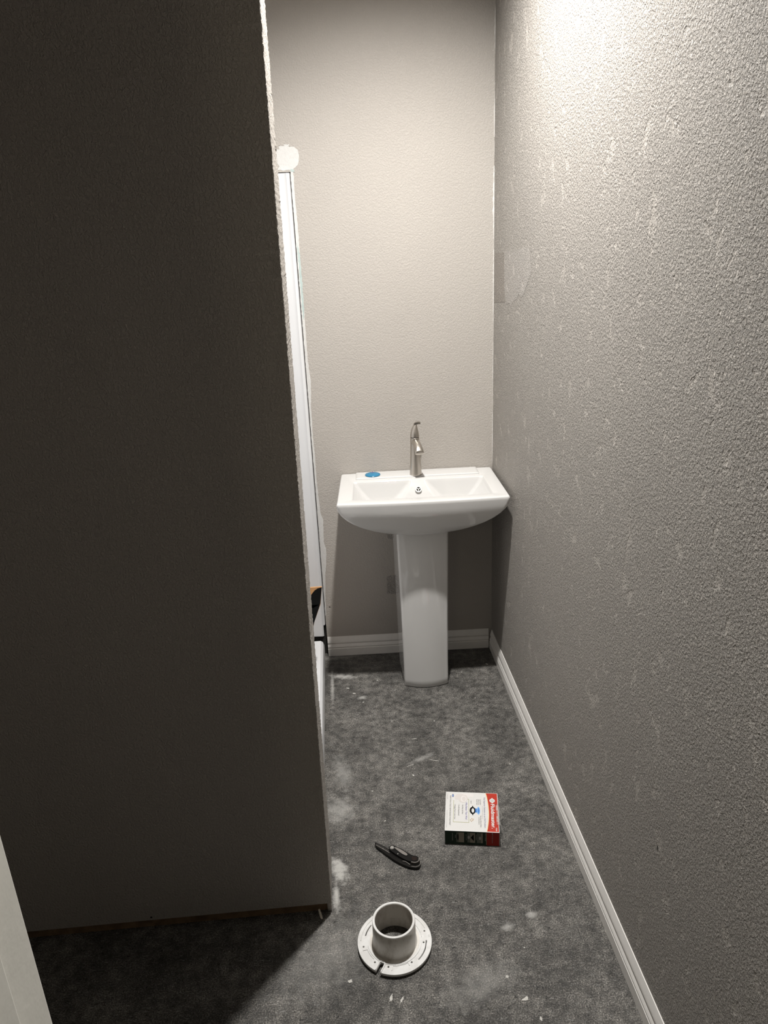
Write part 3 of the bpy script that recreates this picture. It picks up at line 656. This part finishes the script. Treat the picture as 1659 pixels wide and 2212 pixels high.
# pale drawing of a toilet
top('toilet_drawing', [(0.30, 0.030), (0.54, 0.045), (0.53, 0.125), (0.42, 0.130), (0.33, 0.11)], ink('palecream', None), 2)
top('toilet_drawing', [(0.17, 0.13), (0.22, 0.06), (0.30, 0.05), (0.40, 0.09), (0.43, 0.16), (0.40, 0.25), (0.34, 0.29), (0.28, 0.27), (0.24, 0.20), (0.18, 0.20)], ink('cream', None), 5)
top('toilet_drawing', ell(0.345, 0.185, 0.055, 0.085), ink('palecream', None), 6)
top('toilet_drawing', ell(0.350, 0.185, 0.036, 0.062), ink('cream', None), 7)
top('round_badge', ell(0.140, 0.105, 0.017, 0.042), ink('navy', None), 3); top('round_badge', ell(0.140, 0.105, 0.007, 0.022), ink('lightblue', None), 4)
# blue seal and black spacer
top('seal_drawing', [(0.545, 0.415), (0.62, 0.44), (0.62, 0.525), (0.545, 0.535)], ink('blue', None), 3); top('seal_drawing', ell(0.625, 0.480, 0.030, 0.098), ink('lightblue', None), 4); top('seal_drawing', ell(0.628, 0.480, 0.016, 0.070), ink('blue', None), 5)
slab('spacer_drawing', [[(s * BL, -t * BW_) for s, t in ell(0.515, 0.480, 0.055, 0.092)], [(s * BL, -t * BW_) for s, t in ell(0.520, 0.480, 0.025, 0.058)]], BH, BH + 0.00045, ink('black', None), rbox)
for t in (0.375, 0.585): top('spacer_drawing', [(0.505, t - 0.012), (0.53, t - 0.012), (0.525, t + 0.012), (0.508, t + 0.012)], ink('black', None), 3)
for s_, t in ((0.50, 0.69), (0.515, 0.73), (0.49, 0.75), (0.475, 0.72), (0.525, 0.70)): top('bolt_drawing', ell(s_, t, 0.010, 0.014, 8), ink('tan', None), 3)
# front side: dark green with three photographs, red end
front('green_side', [(0.006, 0.02), (0.765, 0.02), (0.765, 0.985), (0.006, 0.985)], ink('green', None), 1)
front('red_side', [(0.765, 0.02), (0.994, 0.02), (0.994, 0.985), (0.765, 0.985)], ink('darkred', None), 1)
front('side_line', [(0.757, 0.06), (0.763, 0.06), (0.763, 0.96), (0.757, 0.96)], ink('olive', None), 2)
for s0, s1, br, mt in ((0.215, 0.355, 0.255, 'photo2'), (0.415, 0.555, 0.465, 'photo2'), (0.590, 0.695, 0.665, 'photo')):
    front('side_photo', [(s0, 0.18), (s1, 0.18), (s1, 0.90), (s0, 0.90)], ink('photo2', None), 2)
    front('side_photo', [(br, 0.18), (s1, 0.18), (s1, 0.90), (br, 0.90)], ink('photo', None), 3)
front('side_drawing', ell(0.440, 0.56, 0.022, 0.12, 16), ink('grey', None), 4); front('side_drawing', [(0.475, 0.55), (0.53, 0.80), (0.535, 0.30)], ink('black', None), 4); front('side_drawing', ell(0.645, 0.53, 0.020, 0.12, 16), ink('grey', None), 4)
front('side_drawing', ell(0.243, 0.55, 0.014, 0.25, 16), ink('black', None), 4)
text('INSTALL IN MINUTES', 0.135, 0, 0.0040, ink('grey', None), 0.026, face='front', z=0.84); text('SEAL', 0.190, 0, 0.0036, ink('grey', None), 0.012, face='front', z=0.72); text('EASY TO FIT', 0.385, 0, 0.0036, ink('grey', None), 0.021, face='front', z=0.78)
text('REUSABLE', 0.570, 0, 0.0036, ink('grey', None), 0.020, face='front', z=0.80); text('NO MESS', 0.735, 0, 0.0036, ink('grey', None), 0.026, face='front', z=0.90)
text('Fluidmaster', 0.862, 0, 0.0042, ink('grey', None), 0.030, face='front', z=0.82); front('side_emblem', ell(0.868, 0.90, 0.012, 0.05, 14), ink('grey', None), 2)
# clear tape flap torn at the red end
bm = bmesh.new(); g_ = []
for i in range(7):
    row = []
    for j in range(10):
        t = 0.30 + 0.52 * j / 9; o_ = i / 6
        x = BL * (0.955 + 0.06 * min(1, o_ * 2)) + 0.010 * max(0, o_ - 0.5) * 2 * (0.6 + 0.4 * math.sin(j)); z = BH + 0.0014 - max(0, o_ - 0.45) * 0.052 + 0.0005 * math.sin(j * 2.1 + i)
        row.append(bm.verts.new((x, -t * BW_, z)))
    g_.append(row)
for i in range(6):
    for j in range(9): bm.faces.new((g_[i][j], g_[i + 1][j], g_[i + 1][j + 1], g_[i][j + 1]))
tp = from_bm('clear_tape', bm, M['tape'], rbox, True)
sd = tp.modifiers.new('film', 'SOLIDIFY'); sd.thickness = 0.0002
top('lid_slit', [(0.935, 0.300), (0.985, 0.300), (0.985, 0.308), (0.935, 0.308)], ink('black', None), 3)

# ------------------------------------------------------------------ folding knife
kn = tag(empty('pocket_knife', (0.085, 1.577, 0.0)), 'black folding pocket knife with steel clip on the concrete floor', 'knife')
def kp(px, py): return (px, py)
def K(x, y): return (x - 0.085, y - 1.577)
def soft(loop, k=2):
    for _ in range(k):
        loop = [(a[0] * w + b[0] * (1 - w), a[1] * w + b[1] * (1 - w)) for a, b in zip(loop, loop[1:] + loop[:1]) for w in (0.75, 0.25)]
    return loop
lower = [(0.0245, 1.6335), (0.0290, 1.6320), (0.0480, 1.6165), (0.0640, 1.6020), (0.0840, 1.5850), (0.1060, 1.5660), (0.1260, 1.5560), (0.1400, 1.5565), (0.1455, 1.5480), (0.1445, 1.5370), (0.1370, 1.5285), (0.1240, 1.5295), (0.1040, 1.5385), (0.0800, 1.5570), (0.0560, 1.5830), (0.0380, 1.6040), (0.0260, 1.6185)]
slab('handle_frame', [soft([K(*p) for p in lower])], 0.0005, 0.0085, M['black_gloss'], kn, bev=0.0018)
inset = [(0.0290, 1.6290), (0.0480, 1.6125), (0.0640, 1.5975), (0.0600, 1.5945), (0.0440, 1.6090), (0.0275, 1.6235)]
slab('blade_slot', [[K(*p) for p in inset]], 0.0080, 0.0092, M['dark'], kn)
slab('blade_spine', [[K(*p) for p in ((0.0270, 1.6215), (0.0285, 1.6225), (0.0600, 1.5940), (0.0640, 1.5890), (0.0625, 1.5885), (0.0580, 1.5930))]], 0.0080, 0.0095, M['steel'], kn, bev=0.0004)
scale = [(0.0615, 1.6030), (0.0650, 1.6085), (0.0720, 1.6115), (0.0790, 1.6100), (0.0840, 1.6040), (0.0980, 1.5945), (0.1120, 1.5800), (0.1250, 1.5690), (0.1370, 1.5650), (0.1410, 1.5600), (0.1385, 1.5490), (0.1300, 1.5445), (0.1180, 1.5470), (0.0980, 1.5600), (0.0780, 1.5800), (0.0640, 1.5960)]
sc_ = slab('handle_scale', [soft([K(*p) for p in scale])], 0.0085, 0.0135, M['black_matte'], kn, bev=0.0014)
slab('end_inlay', [soft([K(*p) for p in ((0.1215, 1.5660), (0.1340, 1.5615), (0.1370, 1.5560), (0.1345, 1.5505), (0.1290, 1.5485), (0.1215, 1.5505))], 1)], 0.0130, 0.0142, M['umber'], kn, bev=0.0004)
def strip(name, pts, w, z0, z1, mat):
    L_, R_ = [], []
    for i, (x, y) in enumerate(pts):
        a = pts[max(0, i - 1)]; b = pts[min(len(pts) - 1, i + 1)]; dx, dy = b[0] - a[0], b[1] - a[1]; l = math.hypot(dx, dy)
        L_.append(K(x - dy / l * w / 2, y + dx / l * w / 2)); R_.append(K(x + dy / l * w / 2, y - dx / l * w / 2))
    return slab(name, [L_ + R_[::-1]], z0, z1, mat, kn, bev=0.0003)
strip('steel_liner', [(0.1185, 1.5450), (0.1290, 1.5420), (0.1370, 1.5440), (0.1410, 1.5500), (0.1420, 1.5560)], 0.0020, 0.0080, 0.0150, M['steel'])
strip('steel_liner', [(0.1180, 1.5350), (0.1300, 1.5320), (0.1390, 1.5345), (0.1435, 1.5410), (0.1440, 1.5490)], 0.0016, 0.0070, 0.0098, M['steel'])
strip('edge_highlight', [(0.0960, 1.5560), (0.1040, 1.5530), (0.1110, 1.5455), (0.1150, 1.5410)], 0.0018, 0.0080, 0.0102, M['steel'])
clip = [(0.0775, 1.6000), (0.0800, 1.6025), (0.0960, 1.5905), (0.1080, 1.5780), (0.1120, 1.5720), (0.1105, 1.5680), (0.1060, 1.5680), (0.0960, 1.5760), (0.0850, 1.5895)]
slab('pocket_clip', [soft([K(*p) for p in clip])], 0.0142, 0.0156, M['steel'], kn, bev=0.0005)
lathe('pivot_screw', [(0.0062, 0.0), (0.0062, 0.0018), (0.0050, 0.0030), (0.0024, 0.0030), (0.0020, 0.0020)], M['chrome'], kn, n=28, cap1=True).location = (K(0.0715, 1.6010)[0], K(0.0715, 1.6010)[1], 0.0132)
lathe('small_screw', [(0.0018, 0.0), (0.0016, 0.0008)], M['chrome'], kn, n=12, cap1=True).location = (K(0.0855, 1.5780)[0], K(0.0855, 1.5780)[1], 0.0133)
lathe('small_screw', [(0.0014, 0.0), (0.0012, 0.0008)], M['chrome'], kn, n=12, cap1=True).location = (K(0.0465, 1.6060)[0], K(0.0465, 1.6060)[1], 0.0092)
